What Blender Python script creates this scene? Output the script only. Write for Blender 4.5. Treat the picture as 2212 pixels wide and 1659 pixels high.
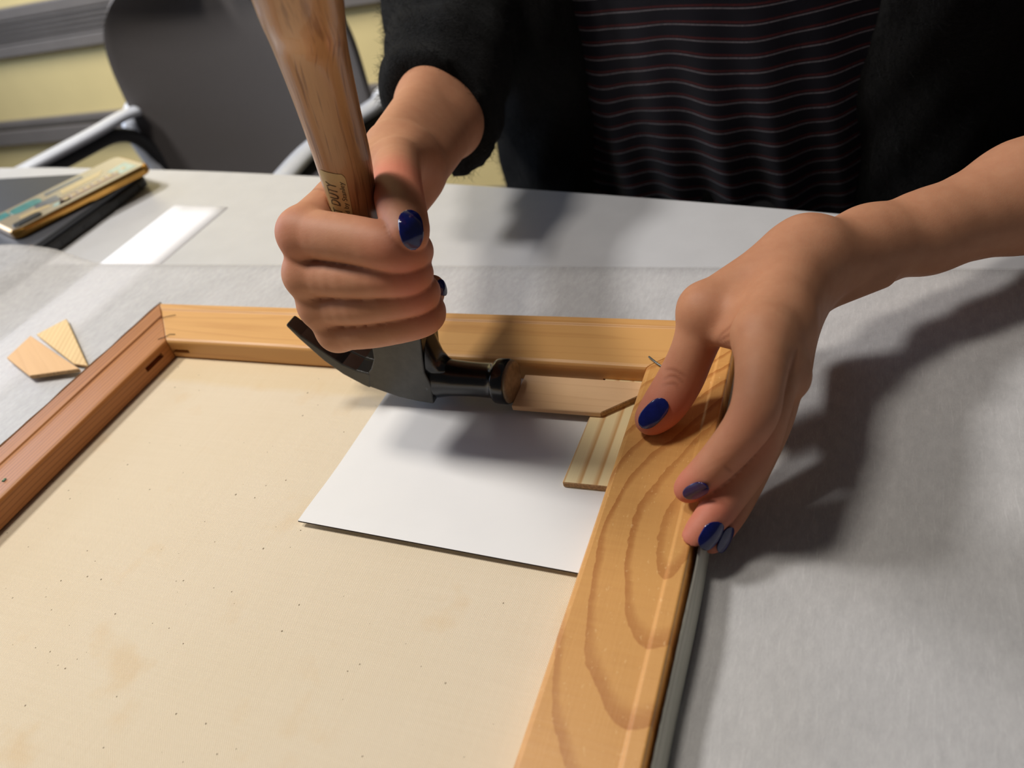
import bpy, bmesh, math, random
import numpy as np
from mathutils import Vector, Matrix
from mathutils.bvhtree import BVHTree

for o in list(bpy.data.objects):
    bpy.data.objects.remove(o)
random.seed(4); rng = np.random.default_rng(7)
S = bpy.context.scene
COL = S.collection

# ------------------------------------------------------------------ camera
cd = bpy.data.cameras.new('camera'); cam = bpy.data.objects.new('camera', cd); COL.objects.link(cam)
M3 = Matrix([[0.920421, -0.063957, 0.385661], [0.331375, 0.651033, -0.682896], [-0.207402, 0.75635, 0.620418]])
cam.matrix_world = Matrix.Translation((0, 0, .25)) @ M3.to_4x4()
cd.sensor_width = 36; cd.lens = 27.03; cd.clip_start = .01; cd.clip_end = 50
cd.dof.use_dof = True; cd.dof.focus_distance = .36; cd.dof.aperture_fstop = 8.5
S.camera = cam
# ------------------------------------------------------------------ world, lights, exposure
S.view_settings.view_transform = 'Standard'; S.view_settings.look = 'None'
S.view_settings.gamma = 1; S.view_settings.use_curve_mapping = False
S.view_settings.exposure = 0.2
wd = bpy.data.worlds.new('world'); S.world = wd; wd.use_nodes = True
wd.node_tree.nodes['Background'].inputs[0].default_value = (.78, .80, .85, 1)
wd.node_tree.nodes['Background'].inputs[1].default_value = .055
def area(name, loc, target, sx, sy, power, col):
    l = bpy.data.lights.new(name, 'AREA'); l.shape = 'RECTANGLE'; l.size = sx; l.size_y = sy
    l.energy = power; l.color = col
    o = bpy.data.objects.new(name, l); COL.objects.link(o); o.location = loc
    o.rotation_euler = (Vector(target) - Vector(loc)).to_track_quat('-Z', 'Y').to_euler()
    return o
area('overhead_light', (-.72, .32, 1.80), (-.72, .32, 0), .36, .26, 14, (1, .93, .83))
area('overhead_light', (-1.60, .38, 1.80), (-.90, .32, 0), .40, .30, 29, (1, .97, .93))
area('overhead_light', (-1.9, 1.1, 1.80), (-1.9, 2.0, -.2), .6, .6, 13, (1, .95, .86)).data.spread = 1.7  # added to brighten the back wall, beam narrowed and aimed at it
area('daylight_window', (-3.2, .75, .75), (-.5, .5, 0), 1.6, 1.1, 26, (.62, .76, 1))

# ------------------------------------------------------------------ helpers
def put(name, me, mats, parent=None, smooth=True, loc=None):
    if not isinstance(mats, (list, tuple)): mats = [mats]
    for m in mats: me.materials.append(m)
    if smooth: me.polygons.foreach_set('use_smooth', [True] * len(me.polygons))
    o = bpy.data.objects.new(name, me); COL.objects.link(o)
    if parent is not None:
        o.parent = parent
        p = Vector((0, 0, 0)); q = parent
        while q is not None: p = p + q.location; q = q.parent
        o.location = -p
    elif loc is not None:
        me.transform(Matrix.Translation(-Vector(loc))); o.location = loc
    return o
def mesh(verts, faces, name='m'):
    me = bpy.data.meshes.new(name); me.from_pydata([tuple(v) for v in verts], [], [tuple(f) for f in faces]); me.update()
    return me
def bm_mesh(bm):
    bmesh.ops.recalc_face_normals(bm, faces=bm.faces)
    me = bpy.data.meshes.new('m'); bm.to_mesh(me); bm.free(); return me
def thing(name, label, cat, loc, group=None):
    o = bpy.data.objects.new(name, None); COL.objects.link(o); o.location = loc; o.empty_display_size = .02
    return tag(o, label, cat, group)
def tag(o, label, cat, group=None):
    o['label'] = label; o['category'] = cat
    if group: o['group'] = group
    return o
def struct(o): o['kind'] = 'structure'; return o
def bevel(o, w, seg=2, ang=.6):
    b = o.modifiers.new('bevel', 'BEVEL'); b.width = w; b.segments = seg; b.limit_method = 'ANGLE'; b.angle_limit = ang
    return o
def box_me(lo, hi):
    x0, y0, z0 = lo; x1, y1, z1 = hi
    v = [(x0,y0,z0),(x1,y0,z0),(x1,y1,z0),(x0,y1,z0),(x0,y0,z1),(x1,y0,z1),(x1,y1,z1),(x0,y1,z1)]
    f = [(3,2,1,0),(4,5,6,7),(0,1,5,4),(1,2,6,5),(2,3,7,6),(3,0,4,7)]
    return mesh(v, f)
def prism(poly, z0, z1):
    """extrude an xy polygon between two heights"""
    n = len(poly)
    a = sum(poly[i][0]*poly[(i+1)%n][1]-poly[(i+1)%n][0]*poly[i][1] for i in range(n))
    if a < 0: poly = poly[::-1]
    v = [(p[0], p[1], z0) for p in poly] + [(p[0], p[1], z1) for p in poly]
    f = [tuple(range(n))[::-1], tuple(range(n, 2*n))] + [(i, (i+1) % n, n+(i+1) % n, n+i) for i in range(n)]
    return mesh(v, f)
def loft(rings, cap=True, closed=True):
    n = len(rings[0]); v = [p for r in rings for p in r]; f = []
    for i in range(len(rings)-1):
        for j in range(n if closed else n-1):
            k = (j+1) % n
            f.append((i*n+j, i*n+k, (i+1)*n+k, (i+1)*n+j))
    if cap and closed:
        f.append(tuple(range(n))[::-1]); f.append(tuple(range((len(rings)-1)*n, len(rings)*n)))
    return mesh(v, f)
def grid_me(fn, nu, nv, uv=None):
    v = [fn(i/nu, j/nv) for j in range(nv+1) for i in range(nu+1)]
    f = [(j*(nu+1)+i, j*(nu+1)+i+1, (j+1)*(nu+1)+i+1, (j+1)*(nu+1)+i) for j in range(nv) for i in range(nu)]
    me = mesh(v, f)
    if uv:
        L = me.uv_layers.new(name='UVMap'); uvs = [uv(i/nu, j/nv) for j in range(nv+1) for i in range(nu+1)]
        for lp in me.loops: L.data[lp.index].uv = uvs[lp.vertex_index]
    return me
def tube(path, r, n=10, flat=1.0, up=(0, 0, 1)):
    """swept tube; r scalar or list; flat squashes along up"""
    P = [Vector(p) for p in path]; rings = []
    for i, p in enumerate(P):
        t = (P[min(i+1, len(P)-1)] - P[max(i-1, 0)]).normalized()
        s = t.cross(Vector(up)).normalized(); u = s.cross(t).normalized()
        rr = r[i] if isinstance(r, (list, tuple)) else r
        rings.append([p + s*rr*math.cos(a) + u*rr*flat*math.sin(a) for a in [2*math.pi*k/n for k in range(n)]])
    return loft(rings)
def join(meshes):
    bm = bmesh.new()
    for m in meshes: bm.from_mesh(m)
    return bm_mesh(bm)
def smooth_path(pts, n=6):
    P = [np.array(p, float) for p in pts]; P = [2*P[0]-P[1]] + P + [2*P[-1]-P[-2]]; out = []
    for i in range(1, len(P)-2):
        for k in range(n):
            t = k/n; a, b, c, d = P[i-1:i+3]
            out.append(.5*((2*b)+(c-a)*t+(2*a-5*b+4*c-d)*t*t+(3*b-a-3*c+d)*t**3))
    out.append(P[-2]); return out

# ------------------------------------------------------------------ materials
def lin(c):
    return tuple(((x/255+.055)/1.055)**2.4 if x/255 > .04045 else x/255/12.92 for x in c) + (1,)
class NT:
    def __init__(s, name):
        s.m = bpy.data.materials.new(name); s.m.use_nodes = True; s.t = s.m.node_tree
        s.b = s.t.nodes['Principled BSDF']; s.out = s.t.nodes['Material Output']
    def n(s, kind, **kw):
        x = s.t.nodes.new(kind)
        for k, v in kw.items():
            if k.startswith('i_'):
                key = k[2:]
                key = int(key) if key.isdigit() else key.replace('_', ' ')
                if hasattr(v, 'is_linked') or isinstance(v, bpy.types.NodeSocket): s.t.links.new(v, x.inputs[key])
                else: x.inputs[key].default_value = v
            else: setattr(x, k, v)
        return x
    def l(s, a, b): s.t.links.new(a, b)
    def obj(s): return s.n('ShaderNodeTexCoord').outputs['Object']
    def uv(s): return s.n('ShaderNodeTexCoord').outputs['UV']
    def map(s, v, scale=(1, 1, 1), rot=(0, 0, 0), loc=(0, 0, 0)):
        return s.n('ShaderNodeMapping', i_0=v, i_Scale=scale, i_Rotation=rot, i_Location=loc).outputs[0]
    def noise(s, v, sc, det=4, rough=.55, dist=0):
        return s.n('ShaderNodeTexNoise', i_Vector=v, i_Scale=sc, i_Detail=det, i_Roughness=rough, i_Distortion=dist).outputs[0]
    def ramp(s, f, stops, interp='LINEAR'):
        r = s.n('ShaderNodeValToRGB', i_0=f); e = r.color_ramp.elements; r.color_ramp.interpolation = interp
        while len(e) < len(stops): e.new(.5)
        for k, (p, c) in zip(e, stops):
            k.position = p; k.color = c if isinstance(c, tuple) else (c, c, c, 1)
        return r.outputs[0]
    def math(s, op, a, b=0.0, c=0.0, clamp=False):
        x = s.n('ShaderNodeMath', operation=op, use_clamp=clamp)
        for i, v in enumerate((a, b, c)):
            if isinstance(v, bpy.types.NodeSocket): s.l(v, x.inputs[i])
            else: x.inputs[i].default_value = v
        return x.outputs[0]
    def mix(s, f, a, b, mode='MIX'):
        x = s.n('ShaderNodeMix', data_type='RGBA', blend_type=mode)
        for i, v in ((0, f), (6, a), (7, b)):
            if isinstance(v, bpy.types.NodeSocket): s.l(v, x.inputs[i])
            else: x.inputs[i].default_value = v
        return x.outputs[2]
    def sep(s, v): return s.n('ShaderNodeSeparateXYZ', i_0=v).outputs
    def bump(s, h, strength=.3, dist=.001, normal=None):
        x = s.n('ShaderNodeBump', i_Height=h, i_Strength=strength, i_Distance=dist)
        if normal is not None: s.l(normal, x.inputs['Normal'])
        s.l(x.outputs[0], s.b.inputs['Normal']); return x.outputs[0]
    def set(s, **kw):
        for k, v in kw.items():
            key = {'col': 'Base Color', 'rough': 'Roughness', 'metal': 'Metallic', 'spec': 'Specular IOR Level', 'coat': 'Coat Weight',
                   'sss': 'Subsurface Weight', 'sheen': 'Sheen Weight', 'alpha': 'Alpha', 'trans': 'Transmission Weight', 'coatr': 'Coat Roughness'}[k]
            if isinstance(v, bpy.types.NodeSocket): s.l(v, s.b.inputs[key])
            else: s.b.inputs[key].default_value = v
        return s
def plain(name, rgb, rough=.5, var=.06, scale=60, bump=.05, **kw):
    t = NT(name); o = t.obj(); f = t.noise(o, scale, 5)
    c = lin(rgb); d = tuple(x*(1-var*2) for x in c[:3]) + (1,); e = tuple(min(1, x*(1+var)) for x in c[:3]) + (1,)
    t.set(col=t.ramp(f, [(.3, d), (.7, e)]), rough=rough, **kw)
    if bump: t.bump(t.noise(o, scale*8, 3), bump, .0005)
    return t.m

def wood(name, light, dark, axis, pitch=.004, contrast=.6, fine=1.0, rough=.5, pores=.25, rot=(0, 0, 0), wob=1.0, zmix=.63):
    """plain sawn wood, grain along axis (0 x, 1 y, 2 z)"""
    t = NT(name); o = t.obj()
    if rot != (0, 0, 0): o = t.map(o, rot=rot)
    st = [1, 1, 1]; st[axis] = .06
    p = t.map(o, scale=tuple(st))
    big = t.noise(p, 60*wob, 2, .5)
    sx = t.sep(o); others = [i for i in range(3) if i != axis]
    a = t.math('ADD', sx[others[0]], t.math('MULTIPLY', sx[others[1]], zmix))
    ph = t.math('ADD', t.math('DIVIDE', a, pitch), t.math('MULTIPLY', big, 4.0*wob))
    band = t.math('FRACT', ph)
    band = t.ramp(band, [(0, .0), (.55, .15), (.86, 1.0), (1, .0)])
    st2 = [1, 1, 1]; st2[axis] = .025
    fib = t.noise(t.map(o, scale=tuple(st2)), 900*fine, 4, .7)
    st3 = [1, 1, 1]; st3[axis] = .10
    pat = t.noise(t.map(o, scale=tuple(st3)), 28, 3)
    f = t.math('ADD', t.math('MULTIPLY', band, contrast), t.math('MULTIPLY', t.math('SUBTRACT', fib, .5), pores*2.2))
    f = t.math('ADD', f, t.math('MULTIPLY', t.math('SUBTRACT', pat, .5), .9), clamp=True)
    t.set(col=t.mix(f, lin(light), lin(dark)), rough=rough)
    t.bump(t.math('ADD', fib, t.math('MULTIPLY', band, -.4)), .18, .0004)
    return t.m

def bar_cathedral():
    """flat sawn pine with nested U shaped growth rings"""
    t = NT('pine_right_bar'); o = t.obj(); s = t.sep(o)
    w1 = t.math('MULTIPLY', t.math('SUBTRACT', t.noise(t.map(o, scale=(1, .3, 1)), 55, 2), .5), .010)
    w2 = t.math('MULTIPLY', t.math('SUBTRACT', t.noise(o, 260, 2), .5), .0016)
    x = t.math('ADD', t.math('ADD', s[0], w1), w2)
    # rings: elongated ellipses closing towards the near end, leaning right at the far end
    y = s[1]
    lean = t.math('MULTIPLY', t.math('POWER', t.math('MAXIMUM', t.math('SUBTRACT', y, .185), 0.0), 2.0), 4.2)
    dx = t.math('SUBTRACT', t.math('SUBTRACT', x, lean), -.0545)
    dy = t.math('MULTIPLY', t.math('MINIMUM', t.math('SUBTRACT', y, .192), 0.0), .36)
    r = t.math('SQRT', t.math('ADD', t.math('MULTIPLY', dx, dx), t.math('MULTIPLY', dy, dy)))
    ph = t.math('DIVIDE', r, .0108)
    fr = t.math('FRACT', t.math('ADD', ph, .28))
    band = t.ramp(fr, [(0, .04), (.66, .06), (.82, .80), (.965, 1.0), (.985, .04)])
    fade = t.math('MULTIPLY', t.ramp(t.noise(t.map(o, scale=(1, .3, 1)), 30, 2), [(.25, .6), (.7, 1.0)]), .8)
    fib = t.noise(t.map(o, scale=(1, .03, 1)), 1100, 4, .7)
    saw = t.noise(t.map(o, scale=(.06, 1, 1)), 520, 3, .6)          # faint cross scratches from the saw
    flake = t.ramp(t.noise(t.map(o, scale=(1, .45, 1)), 900, 2), [(.66, 0.0), (.72, 1.0)])
    f = t.math('MULTIPLY', band, fade)
    f = t.math('ADD', f, t.math('MULTIPLY', t.math('SUBTRACT', fib, .5), .30))
    f = t.math('ADD', f, t.math('MULTIPLY', t.math('SUBTRACT', saw, .5), .34))
    f = t.math('ADD', f, t.math('MULTIPLY', t.math('SUBTRACT', t.noise(t.map(o, scale=(1, .15, 1)), 40, 2), .5), .35), clamp=True)
    c = t.mix(f, lin((212, 156, 88)), lin((168, 102, 44)))
    c = t.mix(t.math('MULTIPLY', flake, .35), c, lin((240, 200, 140)))
    t.set(col=c, rough=.42); t.bump(t.math('ADD', fib, saw), .15, .0003)
    return t.m

def canvas_mat():
    t = NT('raw_canvas'); o = t.obj(); s = t.sep(o)
    n1 = t.math('MULTIPLY', t.noise(o, 90, 3), 3.0)
    k = 2*math.pi/.00098
    jx = t.math('MULTIPLY', t.noise(t.map(o, scale=(1, .05, 1)), 700, 2), 2.5)
    jy = t.math('MULTIPLY', t.noise(t.map(o, scale=(.05, 1, 1)), 700, 2), 2.5)
    a = t.math('SINE', t.math('ADD', t.math('MULTIPLY', s[0], k), t.math('ADD', n1, jx)))
    b = t.math('SINE', t.math('ADD', t.math('MULTIPLY', s[1], k), t.math('ADD', n1, jy)))
    wv = t.math('ADD', t.math('MULTIPLY', t.math('MULTIPLY', a, b), .5), .5)
    thread = t.noise(t.map(o, scale=(1, .04, 1)), 600, 3); thr2 = t.noise(t.map(o, scale=(.04, 1, 1)), 600, 3)
    base = t.mix(t.noise(o, 14, 4, .6), lin((230, 216, 194)), lin((224, 207, 179)))
    stain = t.ramp(t.noise(o, 34, 3, .5), [(.60, 0.0), (.75, 1.0)])
    base = t.mix(t.math('MULTIPLY', stain, .35), base, lin((216, 178, 124)))
    # the strip beside the far bar is yellower than the aired middle
    edge = t.math('ADD', s[1], t.math('MULTIPLY', t.noise(o, 60, 3), .006))
    edge = t.ramp(t.math('MULTIPLY', t.math('SUBTRACT', edge, .272), 60.0), [(.0, 0.0), (.35, 1.0)])
    base = t.mix(t.math('MULTIPLY', edge, .55), base, lin((224, 198, 150)))
    base = t.mix(t.math('MULTIPLY', wv, .30), base, lin((196, 168, 124)))
    base = t.mix(t.math('MULTIPLY', t.math('ADD', thread, thr2), .16), base, lin((250, 238, 214)))
    v = t.n('ShaderNodeTexVoronoi', i_Vector=t.map(o, scale=(1, 1, 1)), i_Scale=210.0)
    keep = t.math('GREATER_THAN', t.sep(v.outputs['Color'])[0], .45)
    sz = t.math('MULTIPLY', t.sep(v.outputs['Color'])[1], .13)
    d = t.math('ADD', v.outputs['Distance'], t.math('MULTIPLY', t.noise(o, 1100, 2), .16))
    speck = t.math('MULTIPLY', t.math('LESS_THAN', d, t.math('ADD', sz, .055)), keep)
    base = t.mix(t.math('MULTIPLY', t.math('MULTIPLY', speck, t.sep(v.outputs['Color'])[2]), .85), base, lin((92, 74, 52)))
    t.set(col=base, rough=.9, spec=.2)
    t.bump(wv, .55, .0003); return t.m

def sheet_mat(name, tint, alpha):
    t = NT(name); o = t.obj()
    w = t.n('ShaderNodeVectorMath', operation='ADD', i_0=o, i_1=t.n('ShaderNodeVectorMath', operation='SCALE', i_0=t.n('ShaderNodeTexNoise', i_Vector=o, i_Scale=55.0).outputs[1], i_Scale=.004).outputs[0]).outputs[0]
    fibs = None
    for rot, sc in ((-.70, 900), (-.45, 1100), (-.95, 1000), (.6, 1500)):
        f = t.noise(t.map(w, rot=(0, 0, rot), scale=(1, .05, 1)), sc, 2, .6)
        f = t.ramp(f, [(.62, 0.0), (.78, 1.0)])
        fibs = f if fibs is None else t.math('MAXIMUM', fibs, f)
    big = t.noise(o, 26, 4, .6); mid = t.math('ADD', t.math('MULTIPLY', t.noise(t.map(o, rot=(0, 0, -.7), scale=(1, .45, 1)), 330, 4, .65), .7), t.math('MULTIPLY', t.noise(t.map(o, rot=(0, 0, -.7), scale=(1, .5, 1)), 1300, 3, .7), .3))
    f = t.math('ADD', t.math('MULTIPLY', fibs, .15), t.math('ADD', t.math('MULTIPLY', big, .45), t.math('MULTIPLY', mid, .62)))
    c = lin(tint); d = tuple(x*.78 for x in c[:3]) + (1,)
    t.set(col=t.ramp(f, [(.35, d), (.80, c)]), rough=.5, spec=.35)
    t.set(alpha=t.ramp(f, [(.25, alpha-.12), (.85, min(1, alpha+.14))]))
    t.bump(t.math('ADD', t.math('MULTIPLY', fibs, .5), t.math('ADD', mid, t.noise(o, 1200, 3))), .16, .0004); return t.m

def skin_mat():
    t = NT('skin'); o = t.obj()
    at = t.n('ShaderNodeVertexColor', layer_name='tone').outputs[0]
    s = t.sep(t.n('ShaderNodeVectorMath', i_0=at).outputs[0])
    mott = t.noise(o, 130, 4, .6)
    c = t.mix(mott, lin((194, 142, 110)), lin((176, 120, 90)))
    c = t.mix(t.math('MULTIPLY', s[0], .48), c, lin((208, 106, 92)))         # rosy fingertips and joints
    c = t.mix(t.math('MULTIPLY', s[1], .55), c, lin((120, 62, 42)))          # skin folds, and shade painted between the fingers
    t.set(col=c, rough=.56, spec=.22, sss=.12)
    t.b.inputs['Subsurface Radius'].default_value = (1, .35, .18); t.b.inputs['Subsurface Scale'].default_value = .003
    v = t.n('ShaderNodeTexVoronoi', i_Vector=t.map(o, scale=(1, 1, 1)), i_Scale=1100.0, feature='DISTANCE_TO_EDGE').outputs[0]
    h = t.math('ADD', t.math('MULTIPLY', t.noise(o, 900, 3), .6), t.ramp(v, [(0, 0.0), (.14, .18)]))
    h = t.math('SUBTRACT', h, t.math('MULTIPLY', s[1], 3.0))
    t.bump(h, .16, .0005); return t.m

def shirt_mat():
    t = NT('striped_jersey'); o = t.obj(); u = t.sep(t.uv()); f = t.math('FRACT', u[1])
    wl = t.ramp(f, [(.455, 0.0), (.475, 1.0), (.515, 1.0), (.535, 0.0)])
    rl = t.ramp(f, [(.60, 0.0), (.64, 1.0), (.72, 1.0), (.76, 0.0)])
    br = t.noise(t.map(o, scale=(1, 1, 1)), 900, 2)
    c = t.mix(t.noise(o, 40, 3), lin((17, 17, 27)), lin((25, 24, 36)))
    c = t.mix(t.math('MULTIPLY', rl, t.ramp(br, [(.3, .35), (.7, .9)])), c, lin((96, 34, 34)))
    c = t.mix(t.math('MULTIPLY', wl, t.ramp(br, [(.3, .5), (.7, 1.0)])), c, lin((150, 146, 154)))
    t.set(col=c, rough=.85, spec=.2, sheen=.15); t.bump(t.noise(o, 1400, 2), .2, .0004); return t.m

def knit_mat():
    t = NT('black_wool_knit'); o = t.obj()
    n1 = t.noise(t.map(o, scale=(1, 1, .5)), 170, 4, .7); n2 = t.noise(t.map(o, scale=(1, 1, 2.2)), 620, 3, .7, .6)
    f = t.math('MULTIPLY', n1, n2)
    t.set(col=t.ramp(f, [(.12, lin((5, 5, 6))), (.42, lin((24, 24, 25)))]), rough=.95, spec=.1, sheen=.06)
    t.bump(t.math('ADD', n1, n2), .8, .004); return t.m

MAT = {}
MAT['far_bar'] = wood('pine_far_bar', (214, 162, 98), (176, 116, 58), 0, pitch=.013, contrast=.34, pores=.22, rough=.45)
MAT['left_bar'] = wood('red_pine_left_bar', (178, 116, 60), (118, 64, 30), 1, pitch=.0034, contrast=.62, pores=.3, rough=.5, zmix=1.3)
MAT['right_bar'] = bar_cathedral()
MAT['canvas'] = canvas_mat()
MAT['slot'] = plain('dark_slot', (34, 20, 12), .9)
MAT['canvas_edge'] = wood('primed_canvas_edge', (240, 237, 224), (176, 186, 166), 1, pitch=.02, contrast=.2, rough=.8)
MAT['card'] = plain('white_card', (232, 231, 230), .55, var=.008, scale=30, bump=.03)
MAT['card_rim'] = plain('dark_card_rim', (52, 44, 44), .9)  # darker than the card faces, used on the rim only
MAT['key1'] = wood('pale_beech_key', (236, 196, 150), (208, 160, 114), 0, pitch=.0085, contrast=.30, pores=.25, rough=.6)
MAT['key2'] = wood('striped_pine_key', (250, 230, 180), (212, 156, 88), 1, pitch=.0078, contrast=.95, pores=.15, rough=.6, wob=.3)
MAT['key3'] = wood('pale_key', (222, 178, 124), (194, 144, 92), 0, pitch=.012, contrast=.25, pores=.2, rough=.6, rot=(0, 0, .5))
MAT['key4'] = wood('lined_key', (230, 200, 144), (196, 152, 96), 1, pitch=.0042, contrast=.55, pores=.2, rough=.6, rot=(0, 0, -.5), wob=.3)
MAT['key_end'] = plain('sawn_end_grain', (188, 148, 102), .9, var=.2, scale=900, bump=.5)
MAT['laminate'] = plain('grey_laminate', (194, 194, 196), .34, var=.02, scale=40, bump=.02)
MAT['table_edge'] = plain('dark_table_edge', (66, 68, 78), .4)
MAT['sheet'] = sheet_mat('nonwoven_sheet', (236, 234, 234), .40)
MAT['strip'] = plain('white_paper', (245, 245, 250), .6, var=.015, scale=25)
MAT['black'] = plain('black_gloss_paint', (13, 14, 16), .24, var=.3, scale=200, bump=.12, coat=.3)
MAT['steel'] = plain('worn_striking_face', (150, 128, 102), .5, var=.2, scale=260, bump=.2, metal=.4)
MAT['skin'] = skin_mat(); MAT['shirt'] = shirt_mat(); MAT['knit'] = knit_mat()
MAT['polish'] = plain('navy_nail_polish', (14, 22, 92), .13, var=.15, scale=300, bump=.0, coat=.35)
MAT['wall'] = plain('cream_wall', (224, 204, 146), .7, var=.02, scale=6)
MAT['trim'] = plain('grey_trim', (116, 110, 106), .5, var=.04, scale=10)
MAT['louver'] = plain('grille_dark', (34, 34, 36), .6)
MAT['floor'] = plain('grey_carpet', (96, 92, 88), .95, var=.15, scale=120, bump=.5)
MAT['chair'] = plain('charcoal_mesh_fabric', (84, 78, 77), .75, var=.08, scale=500, bump=.25, sheen=.3)
MAT['silver'] = plain('silver_arm', (206, 210, 220), .3, var=.03, scale=20, bump=0, metal=.15)
MAT['plastic'] = plain('dark_chair_plastic', (40, 40, 44), .5)
MAT['laptop'] = plain('dark_laptop_shell', (58, 60, 66), .42, var=.03, scale=80)
MAT['laptop2'] = plain('laptop_base', (38, 38, 41), .5)
MAT['port'] = plain('port_black', (8, 8, 9), .4)
MAT['gold'] = plain('gold_bumper', (190, 142, 72), .16, var=.1, scale=30, bump=0, metal=.9)
MAT['clear'] = plain('clear_case', (172, 162, 144), .12, var=.03, scale=30, bump=0, coat=1.0)
MAT['hair'] = plain('dark_hair', (26, 20, 18), .6, var=.3, scale=300, bump=.4)
MAT['denim'] = plain('black_trousers', (18, 18, 22), .9, scale=200)
MAT['wire'] = plain('bent_wire', (112, 112, 104), .4, metal=.6)
MAT['label'] = plain('cream_label', (206, 186, 130), .45, var=.06, scale=150)
MAT['ink'] = plain('label_ink', (92, 78, 52), .6)
T = -.0185            # table top; z = 0 is the upper face of the stretcher bars
FLOOR = -.75
# ------------------------------------------------------------------ room
struct(put('floor', box_me((-5, -2.5, FLOOR-.05), (3.5, 2.12, FLOOR)), MAT['floor'], smooth=False))
struct(put('wall_back', box_me((-5, 2.0, FLOOR), (3.5, 2.12, 2.0)), MAT['wall'], smooth=False))
# window-side convector cover: grey grille band above a cream panel, grey rails below
hv = thing('convector_cover', 'grey metal convector grille running along the cream wall behind the chair', 'heater', (-1.5, 1.99, -.2))
gx0, gx1 = -4.6, 3.0
bevel(put('grille_rail', box_me((gx0, 1.975, -.074), (gx1, 1.9995, -.038)), MAT['trim'], hv, False), .003)
bevel(put('grille_rail', box_me((gx0, 1.975, -.186), (gx1, 1.9995, -.149)), MAT['trim'], hv, False), .003)
put('grille_backing', box_me((gx0, 1.994, -.149), (gx1, 1.9995, -.074)), MAT['louver'], hv, False)
for k in range(5):
    z = -.1445 + k*.0148
    bevel(put('slat', box_me((gx0, 1.976, z), (gx1, 1.993, z+.0072)), MAT['trim'], hv, False), .0015)
struct(bevel(put('trim_1', box_me((gx0, 1.980, -.428), (gx1, 1.9995, -.403)), MAT['trim'], smooth=False), .003))
struct(bevel(put('trim_2', box_me((gx0, 1.972, -.490), (gx1, 1.9995, -.437)), MAT['trim'], smooth=False), .003))

# ------------------------------------------------------------------ table
edge = smooth_path([(1.6, -.1, 0), (1.0, .19, 0), (.6, .32, 0), (.3, .405, 0), (.0007, .479, 0), (-.2729, .5368, 0), (-.50, .577, 0), (-.7314, .6114, 0), (-1.0111, .642, 0), (-1.5, .67, 0), (-2.1, .672, 0)], 5)
outline = [(p[0], p[1]) for p in edge] + [(-2.1, -.75), (1.6, -.75)]
tb = thing('conference_table', 'pale grey laminate table with a curved far edge, under the sheets and frame', 'table', (-.3, -.05, FLOOR))
put('tabletop', prism(outline, T-.006, T), MAT['laminate'], tb, False)
put('edge_band', prism([(x*1.0, y-.002) for x, y in outline], T-.030, T-.006), MAT['table_edge'], tb, False)
for x in (-1.5, .8):
    bevel(put('leg', box_me((x-.06, -.35, FLOOR), (x+.06, .1, T-.03)), MAT['table_edge'], tb, False), .01)

# ------------------------------------------------------------------ papers on the table
def sheet_z(x, y):
    e = max(0.0, min(1.0, (-.600-x)/.085)); e = e*e*(3-2*e)
    near = math.exp(-((y-.4155)/.20)**2)
    rip = .0022*math.sin((x*38+y*30))*e + .0012*math.sin(x*90-y*55)*e
    flat = .0002*math.sin(x*23+y*17)*math.sin(y*31-x*9)
    return T + .0009 + e*near*.0215 + rip*near + flat
def sheet_fn(u, v):
    x = -1.05 + u*1.75; y = -.62 + v*1.0355
    return (x, y, sheet_z(x, y))
sh = put('nonwoven_sheet', grid_me(sheet_fn, 150, 90), MAT['sheet'], loc=(-.2, 0, T))
sol = sh.modifiers.new('thick', 'SOLIDIFY'); sol.thickness = .00025; sol.offset = 0
tag(sh, 'large translucent nonwoven sheet of visible fibres spread over the table under the frame', 'sheet')
st = put('paper_strip', grid_me(lambda u, v: (-.6105+u*.0735, -.2+v*(.7225-.0075*u), T+.0003+.0001*math.sin(v*14)), 4, 40), MAT['strip'], loc=(-.57, .2, T))
st.modifiers.new('thick', 'SOLIDIFY').thickness = .0002
tag(st, 'long white paper strip lying left of the frame, partly under the translucent sheet', 'paper')

# ------------------------------------------------------------------ stretched canvas seen from the back
FX0, FX1, FY0, FY1 = -.4565, -.0478, -.215, .336
fr = thing('stretched_canvas', 'canvas seen from behind on a honey coloured wooden stretcher frame', 'painting', ((FX0+FX1)/2, (FY0+FY1)/2, T))
BW = .0412; CZ = -.0145
prof = [(0, -.0165), (0, -.0006), (.0006, 0), (.0062, 0), (.0072, -.0009), (.0078, -.0009), (.0385, -.0001), (.0402, -.0006), (.0410, -.0018), (BW, -.0035), (BW, -.0138), (.039, CZ), (.012, -.0155)]
prof_left = [(t, z) for t, z in prof]
prof_left = [(.0136, z) if abs(t-.0062) < 1e-6 else (t, z) for t, z in prof_left]
prof_left = [(.0146, -.0011) if abs(t-.0072) < 1e-6 else ((.0158, -.0011) if abs(t-.0078) < 1e-6 else (t, z)) for t, z in prof_left]
C4 = [(FX0, FY0), (FX1, FY0), (FX1, FY1), (FX0, FY1)]
def bar(i, w=None):
    a, b = C4[i], C4[(i+1) % 4]
    L = math.hypot(b[0]-a[0], b[1]-a[1]); d = ((b[0]-a[0])/L, (b[1]-a[1])/L); n = (-d[1], d[0]); rings = []
    for k in range(25):
        f = k/24; r = []
        for t, z in (prof_left if i == 3 else prof):
            s = t + .0002 + f*(L-2*t-.0004)
            wv = .0002*math.sin(s*60+i) if .0 < t < .04 else 0
            r.append((a[0]+d[0]*s+n[0]*t, a[1]+d[1]*s+n[1]*t, z+wv*.4))
        rings.append(r)
    return loft(rings)
bars = {}
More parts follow.
